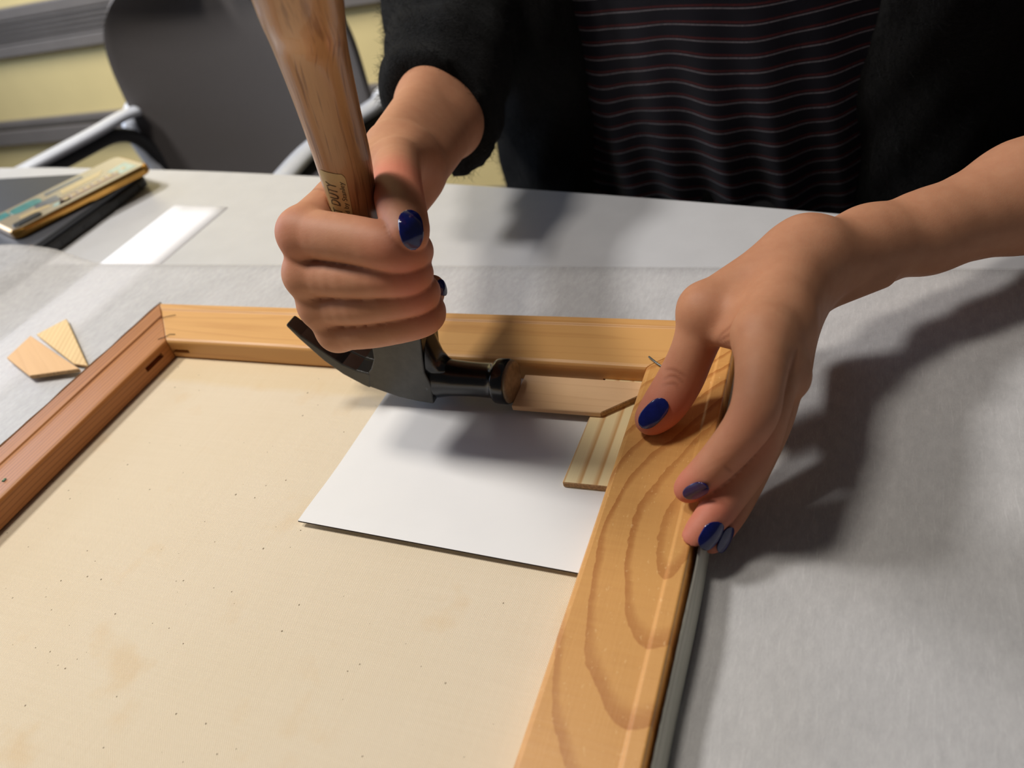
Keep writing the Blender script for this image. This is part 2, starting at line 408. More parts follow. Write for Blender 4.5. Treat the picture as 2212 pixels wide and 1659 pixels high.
for i, (nm, m) in enumerate((('near', 'far_bar'), ('right', 'right_bar'), ('far', 'far_bar'), ('left', 'left_bar'))):
    o = put('stretcher_bar', bar(i), MAT[m], fr, False); bevel(o, .0005, 2, .35); bars[nm] = o
bars['left']['label'] = 'reddish brown stretcher bar'; bars['right']['label'] = 'honey stretcher bar with broad curved grain'
def cut(o, boxes):
    c = put('cutter', join([box_me(*b) for b in boxes]), MAT['slot'], None, False)
    md = o.modifiers.new('slot', 'BOOLEAN'); md.operation = 'DIFFERENCE'; md.object = c; md.solver = 'EXACT'
    bpy.context.view_layer.update()
    me = bpy.data.meshes.new_from_object(o.evaluated_get(bpy.context.evaluated_depsgraph_get()))
    o.modifiers.clear(); o.data = me; bpy.data.objects.remove(c)
cut(bars['left'], [((-.43, .2705, -.0078), (-.400, .2870, -.0044))])
cut(bars['far'], [((-.4150, .285, -.0102), (-.4000, .31, -.0075)), ((-.1125, .285, -.0132), (-.088, .31, -.0095))])
cut(bars['right'], [((-.095, .262, -.0100), (-.068, .292, -.0058))])
for nm in ('left', 'far', 'right'):
    for p in bars[nm].data.polygons: p.use_smooth = False
put('canvas', grid_me(lambda u, v: (FX0+.002+u*(FX1-FX0-.004), FY0+.002+v*(FY1-FY0-.004), CZ-.0006+.0003*math.sin(u*9)*math.sin(v*7)), 30, 30), MAT['canvas'], fr)
# canvas wrapped loosely around the outer sides
def wrap(u, v, side):
    s = FY0 - .004 + v*(FY1-FY0+.008)
    out = .0022 + .0014*math.sin(s*37)*math.sin(s*13+1)
    if u < .5:  x, z = FX1+out+.0022-.0026*(u*2), -.0172+(u*2)*.0152+.0006*math.sin(s*90)
    else: x, z = FX1+out+.0006+.0026*(u*2-1), -.002-(u*2-1)*.0152+.0006*math.sin(s*90)
    return (x, s, z)
put('canvas_edge', grid_me(lambda u, v: wrap(u, v, 1), 6, 90), MAT['canvas_edge'], fr)
def wrap2(u, v):
    s = FY0 + v*(FY1-FY0+.003); j = .0004*math.sin(s*160)*math.sin(s*61)
    return (FX0-.0012-.0008*u+j*.4, s, -.0172+u*(.0168+j))
put('canvas_edge', grid_me(wrap2, 2, 120), MAT['canvas_edge'], fr)
put('canvas_edge', grid_me(lambda u, v: (FX0+v*(FX1-FX0), FY1+.0012+.0005*math.sin(v*70), -.0172+u*.0140), 2, 90), MAT['canvas_edge'], fr)
put('wire_staple', join([tube([(-.0885, .3022, .0009), (-.083, .2968, .0012), (-.076, .2915, .0009)], .00055, 6), tube([(-.0885, .3022, -.001), (-.0885, .3022, .0014)], .0006, 6)]), MAT['wire'], fr)
for P in ([(-0.4406, 0.3174, 0.0001), (-0.4358, 0.3202, 0.0003), (-0.4300, 0.3229, 0.0001)], [(-0.4226, 0.2952, 0.0001), (-0.4184, 0.2978, 0.0003), (-0.4169, 0.3010, 0.0003), (-0.4125, 0.3015, 0.0001)]):
    put('wire_staple', tube(P, .00022, 6), MAT['slot'], fr)
MAT['paint'] = plain('green_paint', (70, 110, 62), .5)
put('paint_spot', tube([(-0.4264, 0.1644, 0.0001), (-0.4266, 0.1668, 0.0001)], .0009, 10, .25), MAT['paint'], fr)
# ------------------------------------------------------------------ white card under the keys
def card_fn(u, v):
    x = -.2362 + u*.165; y = .1778 - .0028*u*(.98) + v*(.155+.0028*u)
    lift = .0022*math.exp(-v*v*40)*(1-u*.6)
    return (x, y, CZ+.0004+lift)
cd_ = put('white_card', grid_me(card_fn, 10, 20), [MAT['card'], MAT['card_rim']], loc=(-.17, .25, CZ), smooth=False)
sm = cd_.modifiers.new('thick', 'SOLIDIFY'); sm.thickness = .0009; sm.offset = 1; sm.material_offset_rim = 1; sm.material_offset = 0
tag(cd_, 'white card tucked between the canvas and the right corner of the frame', 'card')

# ------------------------------------------------------------------ corner keys (wedges)
def key(name, poly, z0, z1, m, label, end=()):
    me = prism(poly, z0, z1)
    o = put(name, me, [MAT[m], MAT['key_end']], loc=(poly[0][0], poly[0][1], z0), smooth=False)
    n = len(poly); a = sum(poly[i][0]*poly[(i+1) % n][1]-poly[(i+1) % n][0]*poly[i][1] for i in range(n))
    for e in end:
        k = e if a > 0 else (n-2-e) % n
        o.data.polygons[2+k].material_index = 1
    bevel(o, .0004, 1)
    tag(o, label, 'wedge', 'stretcher keys'); return o
key('corner_key', [(-.1535, .2650), (-.1055, .2655), (-.0885, .2808), (-.071, .2815), (-.071, .2902), (-.1545, .2905)], -.0094, -.0062, 'key1', 'pale wooden key lying along the far bar, struck by the hammer face', (1,))
key('corner_key', [(-.1128, .2208), (-.0893, .2214), (-.0893, .3050), (-.1112, .3050)], -.0129, -.0097, 'key2', 'striped pine key lying along the right bar, under the struck key', (0,))
key('loose_key', [(-0.5665, 0.2780, -0.0115)[:2], (-0.5703, 0.3048, -0.0115)[:2], (-0.5171, 0.2846, -0.0115)[:2], (-0.4837, 0.2724, -0.0115)[:2], (-0.5225, 0.2612, -0.0115)[:2]], T+.0042, T+.0072, 'key3', 'plain loose key, the left one of the two beside the left bar', (3,))
key('loose_key', [(-0.5721, 0.3100, -0.0142)[:2], (-0.5607, 0.3312, -0.0142)[:2], (-0.4848, 0.2791, -0.0142)[:2], (-0.4991, 0.2799, -0.0142)[:2]], T+.0021, T+.0042, 'key4', 'finely lined loose key with its corner under the other loose key', (2,))

# ------------------------------------------------------------------ hammer
HY = .275; NY = .2645
hm = thing('claw_hammer', 'black claw hammer with an oak handle, held against the wooden key', 'hammer', (-.19, HY, -.008))
def side(poly, y0, y1):
    """extrude an xz outline in y; y0/y1 per vertex functions of x"""
    n = len(poly); f0 = y0 if callable(y0) else (lambda x: y0); f1 = y1 if callable(y1) else (lambda x: y1)
    v = [(p[0], f0(p[0]), p[2]) for p in poly] + [(p[0], f1(p[0]), p[2]) for p in poly]
    f = [tuple(range(n)), tuple(range(n, 2*n))[::-1]] + [(i, n+i, n+(i+1) % n, (i+1) % n) for i in range(n)]
    bm = bmesh.new(); vs = [bm.verts.new(p) for p in v]
    for q in f: bm.faces.new([vs[i] for i in q])
    return bm_mesh(bm)
cheek = [(-0.1999, 0.2645, -0.0091), (-0.2091, 0.2645, -0.0083), (-0.2205, 0.2645, -0.0063), (-0.2310, 0.2645, -0.0025), (-0.2406, 0.2645, 0.0011), (-0.2383, 0.2645, 0.0071), (-0.2316, 0.2645, 0.0135), (-0.2271, 0.2645, 0.0209), (-0.2250, 0.2645, 0.0305), (-0.2220, 0.2645, 0.0471), (-0.1905, 0.2645, 0.0483), (-0.1941, 0.2645, 0.0340), (-0.1970, 0.2645, 0.0208), (-0.1985, 0.2645, 0.0134), (-0.1973, 0.2645, 0.0039)]
prong = [(-0.2373, 0.2645, -0.0006), (-0.2406, 0.2645, 0.0011), (-0.2513, 0.2645, 0.0087), (-0.2600, 0.2645, 0.0181), (-0.2697, 0.2645, 0.0331), (-0.2743, 0.2645, 0.0417), (-0.2729, 0.2645, 0.0433), (-0.2674, 0.2645, 0.0354), (-0.2551, 0.2645, 0.0223), (-0.2488, 0.2645, 0.0162), (-0.2414, 0.2645, 0.0121), (-0.2334, 0.2645, 0.0098)]
tipx = min(p[0] for p in prong)
def slot(x): return .0002 + max(0.0, min(1.0, (-.240-x)/(-.240-tipx))**3)*.0036
def wide(x): return max(0.0, min(1.0, (-.225-x)/.05))*.0015
hd = join([side(cheek, NY, 2*HY-NY),
           side(prong, lambda x: NY-wide(x), lambda x: HY-slot(x)), side(prong, lambda x: HY+slot(x), lambda x: 2*HY-NY+wide(x))])
MAT['cheek'] = plain('grey_hammer_cheek', (54, 53, 49), .42, var=.18, scale=160, bump=.12)  # greyer than the rest of the head, on the flat cheek sides
ho = put('hammer_head', hd, [MAT['black'], MAT['cheek']], hm, False); bevel(ho, .0009, 3, .5)
for p in ho.data.polygons:
    if abs(p.normal.y) > .9: p.material_index = 1
# neck, bell and socket turned round the striking axis
AZ = .0018; AX = .0022
def lathe_x(profile, n=40, cy=HY, cz=AZ):
    return loft([[(x+AX*min(1, max(0, (x+.2)/.03)), cy+r*math.cos(2*math.pi*k/n)*fy, cz+r*math.sin(2*math.pi*k/n)) for k in range(n)] for x, r, fy in profile])
put('neck', lathe_x([(-.2080, .0090, 1), (-.2010, .0126, .84), (-.1975, .0120, .86), (-.1925, .0106, .92), (-.187, .0098, 1), (-.180, .0094, 1), (-.1745, .0093, 1), (-.1690, .0095, 1), (-.1665, .0100, 1), (-.1655, .0111, 1), (-.1649, .0119, 1), (-.1635, .0121, 1), (-.1590, .0121, 1), (-.1578, .0117, 1)]), MAT['black'], hm)
put('striking_face', lathe_x([(-.1579, .0116, 1), (-.1566, .0111, 1), (-.1560, .0098, 1), (-.1557, .0060, 1), (-.1556, .0015, 1)]), MAT['steel'], hm)
# flared socket that holds the handle, sweeping down to the neck
sk = []
for e, w in (((-0.1826, 0.2770, 0.0084), .0062), ((-0.1897, 0.2770, 0.0114), .0084), ((-0.1927, 0.2770, 0.0156), .0094), ((-0.1937, 0.2770, 0.0215), .0098), ((-0.1941, 0.2770, 0.0264), .0099), ((-0.1943, 0.2770, 0.0319), .0099), ((-0.1940, 0.2770, 0.0390), .0098)):
    xr, xl, z = e[0], -.214, e[2]
    cx, hx = (xr+xl)/2, (xr-xl)/2
    sk.append([(cx+hx*math.copysign(abs(math.cos(a))**.75, math.cos(a)), HY+w*math.copysign(abs(math.sin(a))**.75, math.sin(a)), z) for a in [2*math.pi*k/36 for k in range(36)]])
put('socket', loft(sk), MAT['black'], hm)
# oak handle
hax = [((-.2045, HY, .012), .0080, .0075), ((-.2050, HY, .036), .0088, .0078), ((-0.2110, 0.2662, 0.0713), .0102, .0086), ((-0.2101, 0.2717, 0.1035), .0108, .0092), ((-0.2044, 0.2696, 0.1306), .0125, .0102), ((-0.1987, 0.2650, 0.1574), .0132, .0106), ((-0.1896, 0.2555, 0.1849), .0145, .0112), ((-0.1767, 0.2405, 0.2014), .0153, .0118), ((-0.1675, 0.2301, 0.2157), .0158, .0120), ((-0.1534, 0.2165, 0.2371), .0162, .0122), ((-0.1487, 0.2127, 0.2445), .0150, .0110)]
ctr = smooth_path([h[0] for h in hax], 5); rx = smooth_path([(h[1], h[2], 0) for h in hax], 5)
HR = []; hframes = []
for i, c in enumerate(ctr):
    t = Vector(ctr[min(i+1, len(ctr)-1)]) - Vector(ctr[max(i-1, 0)]); t.normalize()
    ax = Vector((1, -.08, 0)); ax = (ax - t*ax.dot(t)).normalized(); ay = t.cross(ax)     # ay points away from the viewer side
    hframes.append((Vector(c), ax, ay, rx[i][0], rx[i][1]))
def hpoint(i, ang, off=0.0):
    i = max(0, min(len(hframes)-1.001, i)); a, b = hframes[int(i)], hframes[int(i)+1]; f = i-int(i)
    c = a[0].lerp(b[0], f); ax = a[1].lerp(b[1], f); ay = a[2].lerp(b[2], f); ra = a[3]*(1-f)+b[3]*f+off; rb = a[4]*(1-f)+b[4]*f+off
    e = .86; ca, sa = math.cos(ang), math.sin(ang)
    return c + ax*ra*math.copysign(abs(ca)**e, ca) + ay*rb*math.copysign(abs(sa)**e, sa)
hgrid = [[hpoint(i, 2*math.pi*k/48) for k in range(48)] for i in range(len(hframes))]
def oak():
    t = NT('varnished_oak'); p = t.uv()
    w = t.n('ShaderNodeVectorMath', operation='ADD', i_0=p, i_1=t.n('ShaderNodeVectorMath', operation='SCALE', i_0=t.n('ShaderNodeTexNoise', i_Vector=p, i_Scale=22.0).outputs[1], i_Scale=.0016).outputs[0]).outputs[0]
    fib = t.noise(t.map(w, scale=(1, .03, 1)), 900, 4, .7); big = t.noise(t.map(w, scale=(1, .10, 1)), 110, 3, .6)
    band = t.noise(t.map(w, scale=(1, .03, 1)), 260, 2, .5)
    pn = t.noise(t.map(w, scale=(1, .035, 1)), 850, 2, .5); cl = t.noise(t.map(w, scale=(1, .15, 1)), 75, 2)
    pore = t.ramp(t.math('ADD', t.math('MULTIPLY', pn, .8), t.math('MULTIPLY', cl, .4)), [(.63, 0.0), (.74, 1.0)])
    c = t.mix(t.math('MULTIPLY', t.math('ADD', big, band), .5), lin((198, 150, 100)), lin((142, 95, 55)))
    c = t.mix(t.math('MULTIPLY', pore, .7), c, lin((98, 52, 24))); c = t.mix(t.math('MULTIPLY', fib, .30), c, lin((210, 160, 104)))
    t.set(col=c, rough=.36, coat=.25); t.bump(t.math('SUBTRACT', fib, pore), .2, .0004); return t.m
hme = loft(hgrid); L_ = hme.uv_layers.new(name='UVMap')
for pl in hme.polygons:
    ks = [hme.loops[i].vertex_index % 48 for i in pl.loop_indices]; wrap_ = max(ks)-min(ks) > 24
    for i in pl.loop_indices:
        vi = hme.loops[i].vertex_index; k = vi % 48
        if wrap_ and k < 24: k += 48
        L_.data[i].uv = (k/48*.078, (vi//48)/len(hgrid)*.33)
put('handle', hme, oak(), hm)
# worn paper label glued on the handle, with its printed lines
def near_index(z):
    return min(range(len(hframes)), key=lambda i: abs(hframes[i][0].z-z))
LB, LT = near_index(.088), near_index(.1325)
LA0, LA1 = math.radians(-120), math.radians(-64)
def lab(u, v, off):      # u across (left to right), v along the handle upwards
    return hpoint(LB+(LT-LB)*v, LA0+(LA1-LA0)*u, off)
def lab_fn(u, v):
    if v > .93:                                       # rounded worn corners
        c = (v-.93)/.07; u = .5+(u-.5)*(1-.22*c*c)
    return lab(u, v, .00022)
lo = put('handle_label', grid_me(lab_fn, 14, 40), MAT['label'], hm); lo['label'] = 'cream paper label with two printed lines'
def print_text(txt, u_base, v0, height_u, v_len, name):
    cu = bpy.data.curves.new('t', 'FONT'); cu.body = txt; cu.resolution_u = 3
    to = bpy.data.objects.new('t', cu); COL.objects.link(to); bpy.context.view_layer.update()
    me = bpy.data.meshes.new_from_object(to.evaluated_get(bpy.context.evaluated_depsgraph_get()))
    bpy.data.objects.remove(to)
    xs = [v.co.x for v in me.vertices]; ys = [v.co.y for v in me.vertices]; w = max(xs)-min(xs); h = max(.6, max(ys))
    for v in me.vertices:
        fx = (v.co.x-min(xs))/w; fy = v.co.y/h
        v.co = lab(u_base - fy*height_u, v0 + fx*v_len, .00042)
    put(name, me, MAT['ink'], hm, False)
print_text('LIGHT DUTY', .58, .12, .36, .74, 'printed_line')
print_text('Warranted by Stanley', .88, .02, .19, .88, 'printed_line')

# ------------------------------------------------------------------ laptop and phone, far left
lp = thing('laptop', 'closed dark grey laptop at the left end of the table under the phone', 'laptop', (-.86, .505, T))
def rrect(x0, y0, x1, y1, r, n=5):
    out = []
    for cx, cy, a0 in ((x1-r, y1-r, 0), (x0+r, y1-r, 90), (x0+r, y0+r, 180), (x1-r, y0+r, 270)):
        for k in range(n+1):
            a = math.radians(a0+90*k/n); out.append((cx+r*math.cos(a), cy+r*math.sin(a)))
    return out
LZ = T+.0005
bevel(put('base', prism(rrect(-1.05, .343, -.683, .572, .010), LZ+.001, LZ+.0105), MAT['laptop2'], lp, False), .002)
bevel(put('lid', prism(rrect(-1.05, .343, -.685, .572, .010), LZ+.0112, LZ+.0165), MAT['laptop'], lp, False), .0015)
for (y, w, h) in ((.438+.012, .012, .0035), (.478, .010, .003), (.505, .015, .005), (.531, .015, .005)):
    put('port', box_me((-.690, y-w/2, LZ+.0052-h/2), (-.6826, y+w/2, LZ+.0052+h/2)), MAT['port'], lp, False)
put('port', tube([(-.690, .556, LZ+.0055), (-.6826, .556, LZ+.0055)], .0025, 12), MAT['port'], lp)
ph = thing('mobile_phone', 'phone in a clear case with gold bumper lying back up on the laptop', 'phone', (-.74, .52, LZ+.0166))
pa, pb = Vector((-.7155, .4275, 0)), Vector((-.6640, .5650, 0))
py_ = (pb-pa).normalized(); px_ = Vector((-py_.y, py_.x, 0)); PL, PW = .1475, .0760
def phm(x, y, z): q = pa + px_*x + py_*y; return (q.x, q.y, z)
def php(poly, z0, z1):
    me = prism(poly, z0, z1)
    for v in me.vertices: v.co = phm(v.co.x, v.co.y, v.co.z)
    return me
PZ = LZ+.0167
bevel(put('bumper', php(rrect(0, 0, PW, PL, .011), PZ, PZ+.0092), MAT['gold'], ph, False), .0028, 3)
put('case_back', php(rrect(.0032, .0032, PW-.0032, PL-.0032, .0085), PZ+.009, PZ+.0096), MAT['clear'], ph, False)
MAT['teal'] = plain('teal_print', (66, 146, 150), .3, var=.15, scale=120, coat=1.0)
MAT['mauve'] = plain('mauve_print', (138, 112, 110), .3, var=.1, scale=120, coat=1.0)
MAT['slate'] = plain('slate_print', (96, 106, 124), .3, var=.1, scale=120, coat=1.0)
MAT['sky'] = plain('pale_blue_print', (156, 190, 190), .3, var=.1, scale=120, coat=1.0)
MAT['cream'] = plain('cream_print', (204, 182, 140), .3, var=.06, scale=120, coat=1.0)
art = [('teal', [(.068, .006), (.050, .006), (.050, .018), (.068, .018)]), ('teal', rrect(.044, .019, .066, .050, .008)), ('slate', [(.032, .036), (.046, .040), (.044, .062), (.022, .060)]),
       ('cream', [(.026, .018), (.034, .020), (.030, .046), (.020, .048)]), ('mauve', [(.010, .052), (.028, .060), (.026, .118), (.009, .120)]), ('cream', [(.036, .066), (.052, .070), (.050, .118), (.036, .106)]),
       ('slate', [(.056, .056), (.066, .058), (.066, .100), (.056, .098)]), ('sky', [(.010, .120), (.036, .116), (.040, .138), (.010, .138)]), ('sky', [(.012, .046), (.020, .050), (.018, .066), (.010, .064)])]
for m, poly in art: put('case_print', php(poly, PZ+.0096, PZ+.0098), MAT[m], ph, False)
for k in range(9):                                    # row of broken cream letters along the case
    x = .019 + .0006*k; y = .060+.0082*k
    put('case_letter', php([(x-.004, y), (x+.004, y), (x+.004, y+.0014), (x+.0010, y+.0014), (x+.0030, y+.0050), (x-.003, y+.0050), (x-.004, y+.0036)], PZ+.0098, PZ+.0100), MAT['cream'], ph, False)
bevel(put('camera_bump', php(rrect(.006, .006, .018, .034, .005), PZ+.0095, PZ+.0112), MAT['port'], ph, False), .0006)

# ------------------------------------------------------------------ office chair behind the table
ch = thing('office_chair', 'charcoal office chair with silver arms behind the far side of the table', 'chair', (-.87, .9, FLOOR))
def chair_back(u, v):
    a = (u-.5)*2; z = -.34 + (1-(1-v)**1.6)*.466
    w = .238 - .03*max(0, -(z+.2))/.14
    if z > -.06: w *= math.sqrt(max(.004, 1-((z+.06)/.187)**3.2))
    x = -.900 + a*w; y = 1.035 - .045*a*a + .06*(z+.05)
    return (x, y, z)
cb = put('backrest', grid_me(chair_back, 36, 36), MAT['chair'], ch)
s_ = cb.modifiers.new('thick', 'SOLIDIFY'); s_.thickness = .009; s_.offset = 0; bevel(cb, .003)
for sgn, x0 in ((-1, -1.15), (1, -.615)):
    path = smooth_path([(x0+.02*sgn-.045, .70, -.088), (x0-.028, .80, -.083), (x0+.004, .90, -.079), (x0+.018, .955, -.076), (x0+.026, .985, -.078)], 6)
    put('armrest', tube(path, [.0175]*len(path), 14, .5), MAT['silver'], ch)
    put('arm_support', tube(smooth_path([(x0-.04, .74, -.102), (x0-.008, .86, -.096), (x0+.012, .95, -.104), (x0-sgn*.022, .99, -.17), (x0-sgn*.04, .99, -.30), (x0-sgn*.05, .9, -.34)], 6), .012, 10), MAT['plastic'], ch)
    post = smooth_path([(-1.1585, 1.0300, -0.0655), (-1.1676, 1.0100, -0.0855), (-1.1539, 0.9850, -0.1049), (-1.1508, 0.9850, -0.1451), (-1.1372, 0.9850, -0.2017), (-1.1286, 0.9850, -0.2625)], 5)
    post = [(p[0] if sgn < 0 else -1.80-p[0], p[1], p[2]) for p in post]
    put('arm_post', tube(post, [.005+.012*min(1, i/8) for i in range(len(post))], 14, .8, up=(0, 1, 0)), MAT['silver'], ch)
bevel(put('seat', prism(rrect(-1.12, .60, -.65, 1.04, .08), -.36, -.29), MAT['chair'], ch, False), .02, 3)
put('column', tube([(-.885, .83, -.68), (-.885, .83, -.36)], .03, 16, up=(0, 1, 0)), MAT['plastic'], ch)
for k in range(5):
    a = 2*math.pi*k/5+.3; e = (-.885+.29*math.cos(a), .83+.29*math.sin(a))
    put('base_arm', tube([(-.885, .83, -.665), (e[0], e[1], -.69)], .02, 10), MAT['plastic'], ch)
    put('caster', tube([(e[0]-.012, e[1], -.722), (e[0]+.012, e[1], -.722)], .028, 14), MAT['plastic'], ch)

# ------------------------------------------------------------------ person: signed distance modelling
class Field:
    def __init__(s, lo, hi, h):
        s.lo = np.array(lo, np.float32); s.h = h
        s.shape = tuple(int(math.ceil((b-a)/h))+1 for a, b in zip(lo, hi))
        s.F = np.full(s.shape, .05, np.float32)
        s.ax = [s.lo[i] + h*np.arange(s.shape[i], dtype=np.float32) for i in range(3)]
    def like(s):
        o = Field.__new__(Field); o.lo, o.h, o.shape, o.ax = s.lo, s.h, s.shape, s.ax
        o.F = np.full(s.shape, .05, np.float32); return o
    def sl(s, lo, hi):
        r = []
        for i in range(3):
            a = int(max(0, math.floor((lo[i]-s.lo[i])/s.h))); b = int(min(s.shape[i], math.ceil((hi[i]-s.lo[i])/s.h)+1))
            if b <= a: return None
            r.append(slice(a, b))
        return tuple(r)
    def pts(s, r):
        return np.meshgrid(s.ax[0][r[0]], s.ax[1][r[1]], s.ax[2][r[2]], indexing='ij', sparse=True)
    @staticmethod
    def smin(a, b, k):
        if k <= 0: return np.minimum(a, b)
        h = np.clip(.5+.5*(b-a)/k, 0, 1); return b+(a-b)*h-k*h*(1-h)
    def cone(s, a, b, ra, rb, k=.003):
        a = np.array(a, float); b = np.array(b, float); m = max(ra, rb)+k*1.5+.012
        r = s.sl(np.minimum(a, b)-m, np.maximum(a, b)+m)
        if r is None: return s
        X, Y, Z = s.pts(r); d = b-a; L2 = max(1e-12, float(d.dot(d)))
        t = np.clip(((X-a[0])*d[0]+(Y-a[1])*d[1]+(Z-a[2])*d[2])/L2, 0, 1)
        q = np.sqrt((X-a[0]-t*d[0])**2+(Y-a[1]-t*d[1])**2+(Z-a[2]-t*d[2])**2)-(ra+t*(rb-ra))
        s.F[r] = s.smin(s.F[r], q.astype(np.float32), k); return s
    def chain(s, pts, rad, k=.003):
        for i in range(len(pts)-1): s.cone(pts[i], pts[i+1], rad[i], rad[i+1], k)
        return s
    def ball(s, c, rad, k=.003, scale=(1, 1, 1)):
        c = np.array(c, float); m = rad*max(scale)+k*1.5+.012; r = s.sl(c-m, c+m)
        if r is None: return s
        X, Y, Z = s.pts(r)
        q = (np.sqrt(((X-c[0])/scale[0])**2+((Y-c[1])/scale[1])**2+((Z-c[2])/scale[2])**2)-rad)*min(scale)
        s.F[r] = s.smin(s.F[r], q.astype(np.float32), k); return s
    def union(s, o, k): s.F = s.smin(s.F, o.F, k); return s
    def cut(s, q, r=None, k=.0005): 
        r = r or tuple(slice(None) for _ in range(3)); s.F[r] = -s.smin(-s.F[r], q.astype(np.float32), k); return s
    def mesh(s):
        """naive surface nets"""
        F = s.F; F[0], F[-1] = .05, .05; F[:, 0], F[:, -1] = .05, .05; F[:, :, 0], F[:, :, -1] = .05, .05
        I = F < 0
        cnt = np.zeros(tuple(n-1 for n in F.shape), np.int8)
        for dx in (0, 1):
            for dy in (0, 1):
                for dz in (0, 1):
                    cnt += I[dx:I.shape[0]-1+dx, dy:I.shape[1]-1+dy, dz:I.shape[2]-1+dz]
        act = (cnt > 0) & (cnt < 8); ci = np.argwhere(act); idx = np.full(act.shape, -1, np.int64); idx[act] = np.arange(len(ci))
        acc = np.zeros((len(ci), 3)); num = np.zeros(len(ci))
        corner = {}
        for c in range(8):
            o = (c & 1, c >> 1 & 1, c >> 2 & 1); corner[o] = F[ci[:, 0]+o[0], ci[:, 1]+o[1], ci[:, 2]+o[2]].astype(float)
        for a in range(3):
            for o in corner:
                if o[a]: continue
                o2 = tuple(1 if i == a else o[i] for i in range(3)); fa, fb = corner[o], corner[o2]
                x = (fa < 0) != (fb < 0); t = np.where(x, fa/np.where(x, fa-fb, 1), 0)
                p = np.tile(np.array(o, float), (len(ci), 1)); p[:, a] += t; acc += p*x[:, None]; num += x
        V = s.lo + s.h*(ci + acc/num[:, None])
        Q = []
        for a in range(3):
            b, c = (a+1) % 3, (a+2) % 3
            A = np.moveaxis(I, (a, b, c), (0, 1, 2)); J = np.moveaxis(idx, (a, b, c), (0, 1, 2))
            E0, E1 = A[:-1, 1:-1, 1:-1], A[1:, 1:-1, 1:-1]; w = np.argwhere(E0 != E1); 
            if not len(w): continue
            i, j, k = w[:, 0], w[:, 1], w[:, 2]
            q = np.stack([J[i, j, k], J[i, j+1, k], J[i, j+1, k+1], J[i, j, k+1]], 1)
            fl = ~E0[i, j, k]; q[fl] = q[fl][:, ::-1]; Q.append(q)
        return V, np.concatenate(Q)
def np_mesh(V, Q):
    me = bpy.data.meshes.new('m'); me.vertices.add(len(V)); me.vertices.foreach_set('co', np.asarray(V, np.float32).ravel())
    me.loops.add(Q.size); me.polygons.add(len(Q)); me.loops.foreach_set('vertex_index', Q.ravel().astype(np.int32))
    me.polygons.foreach_set('loop_start', np.arange(0, Q.size, 4, dtype=np.int32)); me.update(calc_edges=True); me.validate(); return me
def relax(V, Q, n=2, lam=.5):
    for _ in range(n):
        acc = np.zeros_like(V); num = np.zeros(len(V))
        for a, b in ((0, 1), (1, 2), (2, 3), (3, 0)):
            np.add.at(acc, Q[:, a], V[Q[:, b]]); np.add.at(num, Q[:, a], 1); np.add.at(acc, Q[:, b], V[Q[:, a]]); np.add.at(num, Q[:, b], 1)
        V = V + lam*(acc/num[:, None]-V)
    return V

# ---- right hand, a fist round the hammer handle
RH = Field((-.315, .205, .020), (-.120, .505, .165), .00105)
W1, W2 = (-0.2325, 0.3526, 0.0975), (-0.2204, 0.3488, 0.0859)
for a, b in ((W1, (-0.2547, 0.4424, 0.0894)), (W2, (-0.2407, 0.4377, 0.0755))): RH.cone(a, b, .0160, .0190, .012)
for a, b in (((-0.2547, 0.4424, 0.0894), (-0.2958, 0.5715, 0.0958)), ((-0.2407, 0.4377, 0.0755), (-0.2766, 0.5686, 0.0808))): RH.cone(a, b, .0190, .024, .012)
MC = dict(ix=(-0.2262, 0.2516, 0.1050), md=(-0.2292, 0.2462, 0.0864), rg=(-0.2281, 0.2447, 0.0696), pk=(-0.2238, 0.2440, 0.0549))
RH.cone((-0.2273, 0.3455, 0.0979), MC['ix'], .0145, .0112, .010)
RH.cone((-0.2293, 0.3512, 0.0893), MC['md'], .0140, .0105, .010)
RH.cone((-0.2282, 0.3522, 0.0832), MC['rg'], .0130, .0100, .010)
RH.cone((-0.2248, 0.3502, 0.0789), MC['pk'], .0125, .0095, .010)
RH.cone((-0.2212, 0.3481, 0.0937), (-0.2101, 0.3184, 0.1057), .0150, .0120, .010)      # thumb metacarpal
RH.cone((-0.2140, 0.3210, 0.1046), (-0.2257, 0.2848, 0.1041), .0080, .0080, .008)      # web
for p in ('ix', 'md', 'rg', 'pk'): RH.ball(MC[p], {'ix': .0116, 'md': .0106, 'rg': .0100, 'pk': .0094}[p], .004)
G = RH.like()
FING = {}
def finger(base, pts, rad, k=.002):
    P = smooth_path([tuple(p)+(q,) for p, q in zip(pts, rad)], 5)
    f = base.like(); f.chain([p[:3] for p in P], [p[3] for p in P], k); FING.setdefault(id(base), []).append(f.F); return f
fi = [([MC['ix'], (-0.1953, 0.2453, 0.1047), (-0.1729, 0.2448, 0.0998), (-0.1804, 0.2638, 0.0883), (-0.1960, 0.2803, 0.0808)], [.0108, .0101, .0099, .0085, .0070]),
      ([MC['md'], (-0.1970, 0.2408, 0.0879), (-0.1734, 0.2444, 0.0877), (-0.1851, 0.2632, 0.0777), (-0.1989, 0.2782, 0.0706)], [.0098, .0085, .0088, .0080, .0068]),
      ([MC['rg'], (-0.1970, 0.2399, 0.0740), (-0.1733, 0.2458, 0.0763), (-0.1850, 0.2650, 0.0667), (-0.1973, 0.2784, 0.0601)], [.0093, .0081, .0083, .0075, .0066]),
      ([MC['pk'], (-0.1964, 0.2405, 0.0598), (-0.1739, 0.2464, 0.0636), (-0.1840, 0.2666, 0.0582), (-0.1832, 0.2742, 0.0613)], [.0090, .0077, .0079, .0070, .0057])]
for pts, rad in fi: G.union(finger(RH, pts, rad), .0003)
